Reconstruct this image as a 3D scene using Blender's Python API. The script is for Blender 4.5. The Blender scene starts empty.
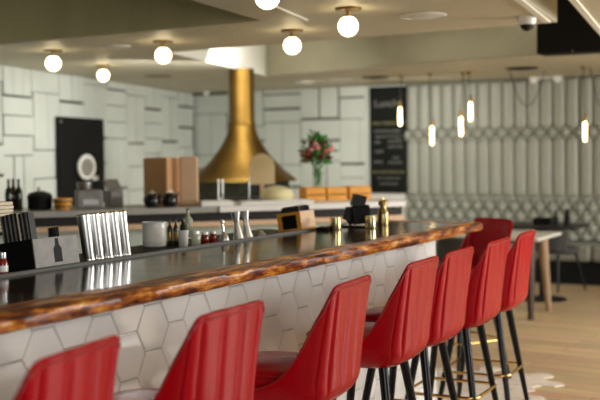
import bpy, bmesh, math, random
from mathutils import Vector, Matrix
random.seed(7)
PI = math.pi
SC = bpy.context.scene
COL = SC.collection

# ------------------------------------------------------------------ camera
EYE = Vector((0, 0, 1.51))
FPX = 1060.0
VX, VY, ROLL = 870.0, 146.0, -0.0119          # vanishing point of the bar, tilt of the horizon
_Y = Vector((VX-300, VY-200, FPX)).normalized()
_h = Vector((-600, VY+ROLL*(-300-VX)-200, FPX))
_U = _Y.cross(_h).normalized()
if _U.y > 0: _U = -_U
_X = _Y.cross(_U).normalized()
ROWS = Matrix((_X, _Y, _U))                    # camera (right, down, forward) -> world
cam_d = bpy.data.cameras.new('camera')
cam = bpy.data.objects.new('camera', cam_d); COL.objects.link(cam)
m3 = Matrix((ROWS.col[0], -ROWS.col[1], -ROWS.col[2])).transposed()
cam.matrix_world = Matrix.Translation(EYE) @ m3.to_4x4()
cam_d.sensor_width = 36; cam_d.lens = FPX/600*36
cam_d.clip_start = 0.05; cam_d.clip_end = 200
cam_d.dof.use_dof = True; cam_d.dof.focus_distance = 4.4; cam_d.dof.aperture_fstop = 2.1
SC.camera = cam

def _ray(px, py): return ROWS @ Vector((px-300, py-200, FPX))
def at_z(px, py, z):
    d = _ray(px, py); return EYE + d*((z-EYE.z)/d.z)
def at_y(px, py, y):
    d = _ray(px, py); return EYE + d*(y/d.y)

# ------------------------------------------------------------------ world, lights, exposure
SC.view_settings.view_transform = 'Standard'; SC.view_settings.look = 'None'
SC.view_settings.gamma = 1.0; SC.view_settings.use_curve_mapping = False
SC.view_settings.exposure = 0.30
W = bpy.data.worlds.new('world'); SC.world = W; W.use_nodes = True
bg = W.node_tree.nodes['Background']
bg.inputs[0].default_value = (0.96, 0.98, 1.0, 1); bg.inputs[1].default_value = 0.20

def area(name, loc, target, sx, sy, watts, color):
    l = bpy.data.lights.new(name, 'AREA'); l.shape = 'RECTANGLE'; l.size = sx; l.size_y = sy
    l.energy = watts; l.color = color
    o = bpy.data.objects.new(name, l); COL.objects.link(o); o.location = loc
    o.rotation_euler = (Vector(target)-Vector(loc)).to_track_quat('-Z', 'Y').to_euler()
    return o
area('assumed_daylight_side', (3.2, 8.2, 1.7), (-2.2, 4.2, 0.9), 4.5, 1.9, 235, (1.0, 0.97, 0.93))  # area lamp for assumed daylight from the right; no window is built
area('added_daylight_rear', (2.4, -0.6, 1.9), (-3.0, 6.0, 1.9), 2.6, 1.6, 72, (1.0, 0.98, 0.95))  # added lamp behind the camera, lightens the olive bulkhead; no window there
area('added_daylight_far', (2.0, 9.0, 2.2), (-1.8, 8.6, 0.0), 2.8, 1.2, 170, (1.0, 0.96, 0.90))  # added unseen lamp off to the right, aimed down to brighten the planks
area('assumed_kitchen_downlight', (-5.4, 8.2, 2.33), (-7.2, 9.8, 0.6), 1.6, 1.2, 40, (1.0, 0.97, 0.90))  # assumed kitchen ceiling lamp without a fitting, lights the left wall
area('assumed_pass_downlight', (-5.0, 11.2, 2.33), (-5.2, 12.0, 0.6), 1.8, 0.5, 24, (1.0, 0.96, 0.88))  # assumed lamp under the rear ceiling, no fitting modelled, lights the back wall
area('fascia_fill_light', (-2.6, 8.8, 2.80), (-5.8, 9.6, 2.50), 1.2, 0.25, 3.2, (1.0, 0.97, 0.90))  # added fill lamp, unseen above the soffit, brightens the pale fascia
area('recess_fill_light', (-3.7, 8.9, 2.90), (-3.9, 8.3, 0.0), 0.4, 0.4, 6, (1.0, 0.94, 0.84))  # added fill lamp high in the recess, brightens crates and fascia

# ------------------------------------------------------------------ materials
MATS = {}
def mat(name, col, rough=0.5, metal=0.0, var=0.0, vscale=8.0, stretch=(1, 1, 1), col2=None, coat=0.0, bump=0.0,
        bscale=60.0, emit=0.0, trans=0.0, ior=1.45, spec=0.5):
    m = bpy.data.materials.new(name); m.use_nodes = True
    nt = m.node_tree; b = nt.nodes['Principled BSDF']
    b.inputs['Base Color'].default_value = (*col, 1); b.inputs['Roughness'].default_value = rough
    b.inputs['Metallic'].default_value = metal; b.inputs['IOR'].default_value = ior
    b.inputs['Specular IOR Level'].default_value = spec
    if coat: b.inputs['Coat Weight'].default_value = coat; b.inputs['Coat Roughness'].default_value = 0.08
    if trans: b.inputs['Transmission Weight'].default_value = trans
    if emit:
        b.inputs['Emission Color'].default_value = (*col, 1); b.inputs['Emission Strength'].default_value = emit
    tc = nt.nodes.new('ShaderNodeTexCoord'); mp = nt.nodes.new('ShaderNodeMapping')
    mp.inputs['Scale'].default_value = stretch
    nt.links.new(tc.outputs['Object'], mp.inputs['Vector'])
    if var or col2:
        n = nt.nodes.new('ShaderNodeTexNoise'); n.inputs['Scale'].default_value = vscale; n.inputs['Detail'].default_value = 5
        r = nt.nodes.new('ShaderNodeValToRGB')
        c2 = col2 or tuple(max(0, c*(1-var)) for c in col); c1 = col if col2 else tuple(min(1, c*(1+var)) for c in col)
        r.color_ramp.elements[0].position = 0.35; r.color_ramp.elements[1].position = 0.65
        r.color_ramp.elements[0].color = (*c2, 1); r.color_ramp.elements[1].color = (*c1, 1)
        nt.links.new(mp.outputs[0], n.inputs['Vector']); nt.links.new(n.outputs['Fac'], r.inputs[0])
        nt.links.new(r.outputs[0], b.inputs['Base Color'])
    if bump:
        n = nt.nodes.new('ShaderNodeTexNoise'); n.inputs['Scale'].default_value = bscale; n.inputs['Detail'].default_value = 3
        bp = nt.nodes.new('ShaderNodeBump'); bp.inputs['Strength'].default_value = bump; bp.inputs['Distance'].default_value = 0.01
        nt.links.new(mp.outputs[0], n.inputs['Vector']); nt.links.new(n.outputs['Fac'], bp.inputs['Height'])
        nt.links.new(bp.outputs[0], b.inputs['Normal'])
    MATS[name] = m
    return m

RED = mat('red_leather', (0.37, 0.002, 0.008), 0.24, var=0.05, vscale=6, bump=0.02, bscale=90, spec=0.22)
REDPIPE = mat('red_piping', (0.30, 0.006, 0.008), 0.35)
BLACKLEG = mat('black_leg', (0.004, 0.004, 0.005), 0.25, spec=0.3)
GOLD = mat('gold', (0.75, 0.50, 0.16), 0.22, 1.0)
BRASS = mat('brushed_brass', (0.17, 0.098, 0.022), 0.42, 1.0, var=0.15, vscale=5)
OLDBRASS = mat('aged_brass', (0.28, 0.185, 0.06), 0.30, 1.0)
STEEL = mat('steel', (0.78, 0.78, 0.76), 0.30, 1.0)
DULLSTEEL = mat('brushed_steel', (0.42, 0.42, 0.40), 0.35, 1.0)
RAILGREY = mat('rail_grey', (0.10, 0.10, 0.095), 0.55, spec=0.3)
PALEGOLD = mat('pale_gold', (0.78, 0.66, 0.36), 0.2, 1.0)
GREYPLATE = mat('grey_plate', (0.22, 0.21, 0.20), 0.55, 0.1, var=0.15, vscale=20)
BLACK = mat('matte_black', (0.006, 0.006, 0.006), 0.6, spec=0.2)
BLACKGLOSS = mat('gloss_black', (0.010, 0.010, 0.011), 0.15)
CHARCOAL = mat('charcoal', (0.020, 0.019, 0.019), 0.5, spec=0.3)
GREYFABRIC = mat('grey_upholstery', (0.05, 0.05, 0.047), 0.8)
WHITE = mat('white_glaze', (0.80, 0.80, 0.77), 0.25)
PAPER = mat('cream_paper', (0.80, 0.70, 0.54), 0.8)
WHITEPAINT = mat('white_paint', (0.72, 0.72, 0.68), 0.5)
TILE = mat('white_tile', (0.80, 0.80, 0.77), 0.10, var=0.03, vscale=3)
GROUT = mat('grey_grout', (0.20, 0.18, 0.15), 0.8)
APRON = mat('floor_hex_tile', (0.84, 0.75, 0.66), 0.22, var=0.06, vscale=4)
CEIL = mat('cream_ceiling_paint', (0.56, 0.53, 0.40), 0.55, var=0.03, vscale=1)
BULK = mat('olive_bulkhead_paint', (0.64, 0.59, 0.33), 0.6, var=0.10, vscale=3, stretch=(1, 1, 0.15))
BEIGE = mat('beige_bulkhead_paint', (0.29, 0.265, 0.175), 0.6, var=0.06, vscale=3)
FASCIA = mat('pale_fascia_paint', (0.78, 0.79, 0.71), 0.5)
WALLBOARD = mat('pale_wall_board', (0.66, 0.715, 0.67), 0.5, var=0.05, vscale=2)
WALLGAP = mat('wall_backing', (0.10, 0.11, 0.09), 0.8)
VINYL = mat('sage_vinyl', (0.32, 0.335, 0.285), 0.38, var=0.05, vscale=2)
VINYLDARK = mat('sage_vinyl_button', (0.11, 0.115, 0.095), 0.5)
VINYLSEAT = mat('sage_vinyl_seat', (0.20, 0.20, 0.165), 0.5)
WOODLIGHT = mat('pale_wood', (0.74, 0.52, 0.34), 0.55, col2=(0.64, 0.43, 0.27), vscale=6, stretch=(1, 1, 8))
WOODORANGE = mat('orange_wood', (0.80, 0.38, 0.05), 0.45, col2=(0.66, 0.28, 0.03), vscale=6, stretch=(1, 1, 6))
WOODDARK = mat('dark_and_shaded_wood', (0.06, 0.030, 0.016), 0.4, col2=(0.035, 0.018, 0.010), vscale=8, stretch=(6, 6, 1))
WOODLITLEG = mat('lit_leg_wood', (0.36, 0.25, 0.15), 0.5, col2=(0.22, 0.14, 0.08), vscale=9, stretch=(5, 5, 1))  # paler leg colour stands for light falling on the wood
CARD = mat('cardboard', (0.50, 0.28, 0.13), 0.75, var=0.06, vscale=5)
CARDPALE = mat('pale_card', (0.66, 0.44, 0.28), 0.75, var=0.05, vscale=5)
TABLEWHITE = mat('white_laminate', (0.58, 0.57, 0.52), 0.3)
STONE = mat('pale_quartz', (0.80, 0.80, 0.78), 0.3, var=0.04, vscale=6)
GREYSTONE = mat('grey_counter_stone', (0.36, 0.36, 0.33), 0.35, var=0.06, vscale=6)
MINT = mat('mint_panel', (0.50, 0.58, 0.50), 0.5)
GLOBE = mat('warm_globe', (1.0, 0.80, 0.48), 0.3, emit=8.0)
BULB = mat('warm_bulb', (1.0, 0.70, 0.34), 0.3, emit=9.0)
LEDRED = mat('red_led', (1.0, 0.10, 0.06), 0.3, emit=2.0)
FROST = mat('frosted_diffuser', (0.70, 0.70, 0.66), 0.5)
CHALKBOARD = mat('chalkboard', (0.008, 0.010, 0.008), 0.6, var=0.3, vscale=3, spec=0.2)
CHALK = mat('chalk', (0.26, 0.26, 0.24), 0.9)
CHALKY = mat('yellow_chalk', (0.26, 0.26, 0.13), 0.9)
AMBER = mat('amber_glass', (0.10, 0.028, 0.006), 0.08)
GREENGLASS = mat('dark_green_glass', (0.012, 0.020, 0.008), 0.08)
SAUCE = mat('red_sauce', (0.22, 0.012, 0.006), 0.15)
JARPALE = mat('pale_jar', (0.48, 0.52, 0.38), 0.2)
GLASS = mat('clear_glass', (0.95, 0.97, 0.95), 0.02, trans=1.0)
def thin_glass():
    m = bpy.data.materials.new('thin_glass'); m.use_nodes = True; nt = m.node_tree
    tr = nt.nodes.new('ShaderNodeBsdfTransparent'); tr.inputs[0].default_value = (.82, .88, .83, 1)
    gs = nt.nodes.new('ShaderNodeBsdfGlossy'); gs.inputs[1].default_value = .05
    mx = nt.nodes.new('ShaderNodeMixShader'); mx.inputs[0].default_value = .05; nt.links.new(tr.outputs[0], mx.inputs[1]); nt.links.new(gs.outputs[0], mx.inputs[2])
    nt.links.new(mx.outputs[0], nt.nodes['Material Output'].inputs[0]); return m
THINGLASS = thin_glass()
LEAF = mat('leaf_green', (0.05, 0.20, 0.03), 0.5, var=0.4, vscale=20)
PINK = mat('pink_petal', (0.62, 0.24, 0.26), 0.6, var=0.2, vscale=20)
CORAL = mat('coral_petal', (0.60, 0.14, 0.08), 0.6, var=0.2, vscale=20)
MAROON = mat('maroon_petal', (0.13, 0.008, 0.014), 0.6)
PADDLE = mat('pale_maple', (0.66, 0.50, 0.27), 0.5, var=0.06, vscale=5)
YELLOWPALE = mat('pale_yellow', (0.74, 0.68, 0.40), 0.5, var=0.08, vscale=12)
CURTAIN = mat('dark_mesh', (0.03, 0.036, 0.03), 0.7, spec=0.2)
CABLE = mat('dark_cable', (0.05, 0.05, 0.045), 0.6)

def bar_wood():
    m = bpy.data.materials.new('varnished_worn_wood'); m.use_nodes = True; nt = m.node_tree; b = nt.nodes['Principled BSDF']
    tc = nt.nodes.new('ShaderNodeTexCoord'); mp = nt.nodes.new('ShaderNodeMapping'); mp.inputs['Scale'].default_value = (1, 0.22, 1)
    n1 = nt.nodes.new('ShaderNodeTexNoise'); n1.inputs['Scale'].default_value = 24; n1.inputs['Detail'].default_value = 6; n1.inputs['Roughness'].default_value = .7
    r1 = nt.nodes.new('ShaderNodeValToRGB'); e = r1.color_ramp.elements
    e[0].position = .38; e[0].color = (0.022, 0.005, 0.002, 1)
    e[1].position = .66; e[1].color = (0.78, 0.46, 0.16, 1)
    x = e.new(.46); x.color = (0.15, 0.030, 0.005, 1)
    x = e.new(.53); x.color = (0.40, 0.11, 0.012, 1)
    x = e.new(.585); x.color = (0.66, 0.27, 0.035, 1)
    n2 = nt.nodes.new('ShaderNodeTexNoise'); n2.inputs['Scale'].default_value = 9; n2.inputs['Detail'].default_value = 4
    bp = nt.nodes.new('ShaderNodeBump'); bp.inputs['Strength'].default_value = .35; bp.inputs['Distance'].default_value = .02
    nt.links.new(tc.outputs['Object'], mp.inputs[0])
    for n in (n1, n2): nt.links.new(mp.outputs[0], n.inputs['Vector'])
    nt.links.new(n1.outputs['Fac'], r1.inputs[0]); nt.links.new(r1.outputs[0], b.inputs['Base Color'])
    nt.links.new(n2.outputs['Fac'], bp.inputs['Height']); nt.links.new(bp.outputs[0], b.inputs['Normal'])
    b.inputs['Roughness'].default_value = .42; b.inputs['Specular IOR Level'].default_value = .35; b.inputs['Coat Weight'].default_value = .08; b.inputs['Coat Roughness'].default_value = .1
    return m
BARWOOD = bar_wood()

def bar_top():
    m = bpy.data.materials.new('dark_lacquered_wood'); m.use_nodes = True; nt = m.node_tree; b = nt.nodes['Principled BSDF']
    tc = nt.nodes.new('ShaderNodeTexCoord'); mp = nt.nodes.new('ShaderNodeMapping'); mp.inputs['Scale'].default_value = (1, 0.15, 1)
    n1 = nt.nodes.new('ShaderNodeTexNoise'); n1.inputs['Scale'].default_value = 10; n1.inputs['Detail'].default_value = 5
    r1 = nt.nodes.new('ShaderNodeValToRGB'); e = r1.color_ramp.elements
    e[0].position = .35; e[0].color = (0.016, 0.012, 0.007, 1); e[1].position = .7; e[1].color = (0.050, 0.032, 0.016, 1)
    nt.links.new(tc.outputs['Object'], mp.inputs[0]); nt.links.new(mp.outputs[0], n1.inputs['Vector'])
    nt.links.new(n1.outputs['Fac'], r1.inputs[0]); nt.links.new(r1.outputs[0], b.inputs['Base Color'])
    n2 = nt.nodes.new('ShaderNodeTexNoise'); n2.inputs['Scale'].default_value = 7
    mr = nt.nodes.new('ShaderNodeMapRange'); mr.inputs[3].default_value = .07; mr.inputs[4].default_value = .2
    nt.links.new(tc.outputs['Object'], n2.inputs['Vector']); nt.links.new(n2.outputs['Fac'], mr.inputs[0]); nt.links.new(mr.outputs[0], b.inputs['Roughness'])
    b.inputs['IOR'].default_value = 1.42
    return m
BARTOP = bar_top()

def floor_wood():
    m = bpy.data.materials.new('oak_plank_floor'); m.use_nodes = True; nt = m.node_tree; b = nt.nodes['Principled BSDF']
    tc = nt.nodes.new('ShaderNodeTexCoord'); mp = nt.nodes.new('ShaderNodeMapping'); mp.inputs['Rotation'].default_value = (0, 0, 0.10)
    br = nt.nodes.new('ShaderNodeTexBrick'); br.inputs['Scale'].default_value = 1
    br.inputs['Color1'].default_value = (0.60, 0.43, 0.25, 1); br.inputs['Color2'].default_value = (0.47, 0.335, 0.195, 1)
    br.inputs['Mortar'].default_value = (0.25, 0.165, 0.095, 1); br.inputs['Mortar Size'].default_value = .004
    br.inputs['Brick Width'].default_value = 1.4; br.inputs['Row Height'].default_value = .17
    mp2 = nt.nodes.new('ShaderNodeMapping'); mp2.inputs['Scale'].default_value = (0.8, 9, 1); mp2.inputs['Rotation'].default_value = (0, 0, 0.10)
    n = nt.nodes.new('ShaderNodeTexNoise'); n.inputs['Scale'].default_value = 3; n.inputs['Detail'].default_value = 6
    mx = nt.nodes.new('ShaderNodeMix'); mx.data_type = 'RGBA'; mx.blend_type = 'OVERLAY'; mx.inputs[0].default_value = .55
    nt.links.new(tc.outputs['Object'], mp.inputs[0]); nt.links.new(mp.outputs[0], br.inputs['Vector'])
    nt.links.new(tc.outputs['Object'], mp2.inputs[0]); nt.links.new(mp2.outputs[0], n.inputs['Vector'])
    nt.links.new(br.outputs['Color'], mx.inputs[6]); nt.links.new(n.outputs['Color'], mx.inputs[7])
    nt.links.new(mx.outputs[2], b.inputs['Base Color']); b.inputs['Roughness'].default_value = .36
    return m
FLOORWOOD = floor_wood()

# ------------------------------------------------------------------ mesh helpers
class MB:
    def __init__(s): s.bm = bmesh.new()
    def _add(s, verts, M=None, faces=()):
        vs = [s.bm.verts.new(M @ Vector(v) if M else Vector(v)) for v in verts]
        for f in faces:
            try: s.bm.faces.new([vs[i] for i in f])
            except ValueError: pass
        return vs
    def box(s, c, d, M=None, rz=0):
        x, y, z = d[0]/2, d[1]/2, d[2]/2
        R = Matrix.Translation(Vector(c)) @ Matrix.Rotation(rz, 4, 'Z')
        if M: R = M @ R
        v = [(a*x, b*y, e*z) for a in (-1, 1) for b in (-1, 1) for e in (-1, 1)]
        s._add(v, R, [(0, 1, 3, 2), (4, 6, 7, 5), (0, 4, 5, 1), (2, 3, 7, 6), (0, 2, 6, 4), (1, 5, 7, 3)])
        return s
    def box2(s, a, b): return s.box([(p+q)/2 for p, q in zip(a, b)], [abs(q-p) for p, q in zip(a, b)])
    def prism(s, poly, z0, z1):
        n = len(poly)
        ar = sum(poly[i][0]*poly[(i+1) % n][1]-poly[(i+1) % n][0]*poly[i][1] for i in range(n))
        if ar < 0: poly = poly[::-1]
        v = [(p[0], p[1], z0) for p in poly]+[(p[0], p[1], z1) for p in poly]
        f = [tuple(range(n))[::-1], tuple(range(n, 2*n))]+[(i, (i+1) % n, n+(i+1) % n, n+i) for i in range(n)]
        s._add(v, None, f); return s
    def lathe(s, prof, c=(0, 0, 0), seg=24, M=None, cap=True):
        base = Matrix.Translation(Vector(c))
        if M: base = base @ M
        rings = []
        for r, z in prof:
            rings.append(s._add([(r*math.cos(2*PI*i/seg), r*math.sin(2*PI*i/seg), z) for i in range(seg)], base))
        for a, b in zip(rings, rings[1:]):
            for i in range(seg): s.bm.faces.new((a[i], a[(i+1) % seg], b[(i+1) % seg], b[i]))
        if cap:
            if prof[0][0] > 1e-6: s.bm.faces.new(rings[0][::-1])
            if prof[-1][0] > 1e-6: s.bm.faces.new(rings[-1])
        return s
    def tube(s, pts, rad, seg=10, closed=False, cap=True):
        pts = [Vector(p) for p in pts]; n = len(pts)
        rads = rad if isinstance(rad, (list, tuple)) else [rad]*n
        rings = []; up = None
        for i, p in enumerate(pts):
            if closed: t = pts[(i+1) % n]-pts[i-1]
            else: t = pts[min(i+1, n-1)]-pts[max(i-1, 0)]
            t.normalize()
            if up is None or abs(up.dot(t)) > .98: up = Vector((0, 0, 1)) if abs(t.z) < .9 else Vector((1, 0, 0))
            u = t.cross(up).normalized(); w = u.cross(t).normalized(); up = w
            rings.append(s._add([p+(u*math.cos(2*PI*k/seg)+w*math.sin(2*PI*k/seg))*rads[i] for k in range(seg)]))
        prs = list(zip(rings, rings[1:]))+([(rings[-1], rings[0])] if closed else [])
        for a, b in prs:
            for k in range(seg): s.bm.faces.new((a[k], b[k], b[(k+1) % seg], a[(k+1) % seg]))
        if cap and not closed: s.bm.faces.new(rings[0]); s.bm.faces.new(rings[-1][::-1])
        return s
    def grid(s, fn, nu, nv):
        g = [[s.bm.verts.new(Vector(fn(i/nu, j/nv))) for j in range(nv+1)] for i in range(nu+1)]
        for i in range(nu):
            for j in range(nv): s.bm.faces.new((g[i][j], g[i+1][j], g[i+1][j+1], g[i][j+1]))
        return g
    def sphere(s, c, r, sx=1, sy=1, sz=1, seg=20):
        n = seg//2
        prof = [(math.sin(PI*i/n)*r, -math.cos(PI*i/n)*r) for i in range(n+1)]
        prof[0] = (1e-4*r, -r); prof[-1] = (1e-4*r, r)
        return s.lathe(prof, c, seg, Matrix.Diagonal((sx, sy, sz, 1)))
    def build(s, name, m, parent=None, smooth=True, bevel=0.0, bseg=2, clean=True):
        if clean: bmesh.ops.recalc_face_normals(s.bm, faces=s.bm.faces[:])
        me = bpy.data.meshes.new(name); s.bm.to_mesh(me); s.bm.free()
        if smooth:
            for p in me.polygons: p.use_smooth = True
        me.materials.append(m)
        o = bpy.data.objects.new(name, me); COL.objects.link(o)
        if smooth and not bevel:
            me.set_sharp_from_angle(angle=math.radians(40))
        if bevel:
            md = o.modifiers.new('bevel', 'BEVEL'); md.width = bevel; md.segments = bseg; md.limit_method = 'ANGLE'; md.angle_limit = math.radians(40)
            me.set_sharp_from_angle(angle=math.radians(60)) if smooth else None
        if parent: o.parent = parent
        return o

def tag(o, label, cat, group=None, kind=None):
    o['label'] = label; o['category'] = cat
    if group: o['group'] = group
    if kind: o['kind'] = kind
    return o
def thing(name, label, cat, loc=(0, 0, 0), rz=0, group=None, ry=0):
    o = bpy.data.objects.new(name, None); COL.objects.link(o); o.empty_display_size = .1
    o.location = loc; o.rotation_euler = (0, ry, rz)
    return tag(o, label, cat, group)
def struct(name, mb, m, **k):
    o = mb.build(name, m, **k); o['kind'] = 'structure'; return o
def copy_tree(o, parent=None):
    c = o.copy(); COL.objects.link(c)
    if parent: c.parent = parent
    for ch in [x for x in bpy.data.objects if x.parent == o]: copy_tree(ch, c)
    return c

# ------------------------------------------------------------------ room shell
ZC = 2.36            # underside of the dropped ceilings
YB = 12.45           # back wall
LW0 = Vector((-8.38, YB, 0)); LW1 = Vector((-7.10, 7.30, 0))
ldir = (LW1-LW0).normalized(); LWE = LW0+ldir*14
lnorm = Vector((-ldir.y, ldir.x, 0))
if lnorm.x < 0: lnorm = -lnorm

struct('floor', MB().box2((-12, -4, -.1), (4, 14, 0)), FLOORWOOD, smooth=False)
struct('ceiling', MB().box2((-12, -4, 2.95), (4, 14, 3.05)), CEIL, smooth=False)

def wall_boards(name, o, d, n, length, z0, z1, seed):
    """pale boards set in an irregular basket weave; slim shadow gaps along some of their edges"""
    rnd = random.Random(seed); mb = MB()
    M = Matrix(((d.x, n.x, 0, o.x), (d.y, n.y, 0, o.y), (0, 0, 1, 0), (0, 0, 0, 1)))
    cell = 0.57; u = 0.0; col = 0
    while u < length:
        z = z0-rnd.random()*.3; row = 0
        while z < z1:
            k = rnd.choice((2, 2, 3)); vert = (row+col) % 2
            for i in range(k):
                pr = .02+rnd.random()*.022
                g = rnd.choice((.010, .022, .032))
                if vert: a = (u+i*cell/k, z, u+(i+1)*cell/k-g, z+cell-.009)
                else: a = (u, z+i*cell/k, u+cell-.009, z+(i+1)*cell/k-g)
                lo, hi = max(a[1], z0), min(a[3], z1); r = min(a[2], length)
                if hi-lo > .02 and r-a[0] > .02:
                    mb.box(((a[0]+r)/2, pr/2, (lo+hi)/2), (r-a[0], pr, hi-lo), M)
            z += cell; row += 1
        u += cell; col += 1
    return mb
struct('wall_back', MB().box2((-9.2, YB, 0), (4, YB+.15, 2.95)), WALLGAP, smooth=False)
wb = wall_boards('b', Vector((-8.36, YB, 0)), Vector((1, 0, 0)), Vector((0, -1, 0)), 2.62, 1.0, ZC-.005, 3)
struct('trim_1', wb, WALLBOARD, smooth=False, bevel=.004)
struct('trim_2', MB().box2((-8.3, YB-.03, 0), (-5.16, YB, .998)), WHITEPAINT, smooth=False)
struct('trim_5', MB().box2((-5.735, YB-.02, 1.0), (-5.16, YB, ZC-.005)), WALLBOARD, smooth=False)
q = -lnorm*.15
struct('wall_left', MB().prism([(LW0.x, LW0.y), (LWE.x, LWE.y), (LWE.x+q.x, LWE.y+q.y), (LW0.x+q.x, LW0.y+q.y)], 0, 2.95), WALLGAP, smooth=False)
struct('trim_3', wall_boards('l', LW0+ldir*.1, ldir, lnorm, 8.0, .6, ZC-.005, 11), WALLBOARD, smooth=False, bevel=.004)

# dropped soffit with the globe lamps (named as trim: part of the room)
S1 = [(-8.0, 7.46), (-5.09, 7.33), (-3.35, 7.20), (-1.85, 7.10), (-1.73, 5.94), (-1.33, 2.2), (-2.95, 2.2), (-3.46, 5.94), (-5.87, 6.09), (-7.2, 6.17)]
struct('ceiling_soffit', MB().prism(S1, ZC, 2.949), CEIL, smooth=False, bevel=.006)
struct('ceiling_kitchen', MB().prism([(-8.05, 7.46), (-5.19, 7.345), (-5.875, 10.165), (-8.6, 10.3)], ZC, 2.949), CEIL, smooth=False)
struct('trim_6', MB().prism([(-5.185, 7.35), (-5.868, 10.16), (-5.86, 10.16), (-5.177, 7.35)], ZC-.002, 2.945), FASCIA, smooth=False)
struct('ceiling_bulkhead', MB().prism([(-9.0, 10.31), (-5.88, 10.17), (-4.556, 9.80), (-2.05, 9.30), (3.9, 8.2), (3.9, YB), (-9.0, YB)], ZC, 2.949), CEIL, smooth=False)
struct('trim_7', MB().prism([(-5.87, 10.155), (-4.556, 9.79), (-2.05, 9.29), (3.9, 8.19), (3.9, 8.175), (-2.05, 9.275), (-4.556, 9.775), (-5.87, 10.14)], ZC+.005, 2.948), BEIGE, smooth=False)
struct('trim_8', MB().prism([(-3.465, 5.935), (-5.87, 6.085), (-7.2, 6.165), (-7.2, 6.15), (-5.87, 6.07), (-3.465, 5.92)], ZC+.003, 2.948), BULK, smooth=False)
struct('ceiling_soffit_right', MB().prism([(-1.05, 2.2), (-1.51, 6.08), (-1.78, 8.1), (3.9, 7.6), (3.9, 2.2)], ZC, 2.949), CEIL, smooth=False, bevel=.006)
struct('trim_9', MB().prism([(-3.02, 5.33), (-3.17, 6.03), (-3.185, 6.03), (-3.035, 5.33)], ZC-.008, ZC+.002), FASCIA, smooth=False)
# pale shadow-gap beads along the soffit's end
struct('trim_10', MB().prism([(-1.868, 7.0), (-1.735, 5.94), (-1.335, 2.2), (-1.375, 2.2), (-1.775, 5.94), (-1.908, 7.0)], ZC-.012, ZC+.002), FASCIA, smooth=False)
struct('trim_11', MB().prism([(-1.05, 2.2), (-1.51, 6.08), (-1.78, 8.1), (-1.74, 8.1), (-1.47, 6.08), (-1.01, 2.2)], ZC-.012, ZC+.002), FASCIA, smooth=False)

# hexagonal tile apron on the floor round the bar, running out jaggedly into the planks
def hex_poly(cx, cy, s): return [(cx+s*math.cos(PI/3*k), cy+s*math.sin(PI/3*k)) for k in range(6)]
ap = MB(); hs = .085; rnd = random.Random(5)
dx = 1.5*hs; dy = math.sqrt(3)*hs
for i in range(-2, 7):
    for j in range(0, 86):
        cx = -2.3+i*dx; cy = -.2+j*dy+(i % 2)*dy/2
        lim = 7.0+(-.12 if (i % 3) else .02)
        rlim = -1.83+.06*math.sin(j*1.9)
        if cy > lim or cx > rlim: continue
        ap.prism(hex_poly(cx, cy, hs-.0025), 0.001, .006)
struct('floor_tiles', ap, APRON, smooth=False)

# ------------------------------------------------------------------ the bar
BX0, BX1, BY0, BY1, BZ = -2.775, -2.09, 0.2, 6.25, 1.07
bar = thing('bar_counter', 'long bar with dark glossy top, worn orange wooden edge and white hexagon tiled front', 'bar counter', (-2.45, 3.2, 0))
def inbar(o): o.parent = bar; o.matrix_parent_inverse = Matrix.Translation(-Vector(bar.location)); return o
inbar(MB().box2((BX0+.02, BY0, 0), (-2.315, 5.975, BZ-.055)).build('body', GROUT, smooth=False))
inbar(MB().box2((BX0, BY0, BZ-.045), (-2.18, BY1-.07, BZ)).build('top', BARTOP, smooth=False, bevel=.003))
inbar(MB().box2((BX0+.02, 5.976, .0), (-2.298, 5.992, BZ-.055)).build('end_panel', WHITEPAINT, smooth=False, bevel=.003))
# wooden nosing with a wavy, chipped edge
def nosing():
    mb = MB(); n = 260; rnd = random.Random(2)
    prof = [(-.10, 0.0), (-.055, .0015), (-.014, -.001), (-.002, -.008), (.002, -.02), (-.004, -.044), (-.014, -.052), (-.10, -.052)]
    path = [(BX1, BY0+(BY1-BY0)*i/n, 0) for i in range(n+1)]
    off = [[0]*len(prof) for _ in range(n+1)]
    ph = [rnd.random()*6 for _ in range(12)]
    def nz(t, k): return sum(math.sin(t*f+ph[(k*3+a) % 12])*w for a, (f, w) in enumerate(((3.1, .5), (9.7, .35), (23.3, .3), (51, .2))))
    rings = []
    for i, (x, y, _) in enumerate(path):
        ring = []
        for k, (px, pz) in enumerate(prof):
            jx = nz(y, k)*.003 if 2 <= k <= 6 else (nz(y, 1)*.012-.11*math.exp(-(y-1.9)/.75) if k == 0 and y > 1.9 else (nz(y, 1)*.012-.11 if k == 0 else 0))
            jz = nz(y+3, k)*.0015 if 2 <= k <= 6 else 0
            ring.append((x+px+jx, y, BZ+pz+jz+(.002 if k < 2 else 0)))
        rings.append(mb._add(ring))
    for a, b in zip(rings, rings[1:]):
        for k in range(len(prof)):
            k2 = (k+1) % len(prof); mb.bm.faces.new((a[k], a[k2], b[k2], b[k]))
    mb.bm.faces.new(rings[0]); mb.bm.faces.new(rings[-1])
    return mb
inbar(nosing().build('edge_nosing', BARWOOD))
inbar(MB().box2((BX0, BY1-.10, BZ-.05), (BX1-.09, BY1, BZ+.002)).build('end_nosing', BARWOOD, smooth=False, bevel=.006))
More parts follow.
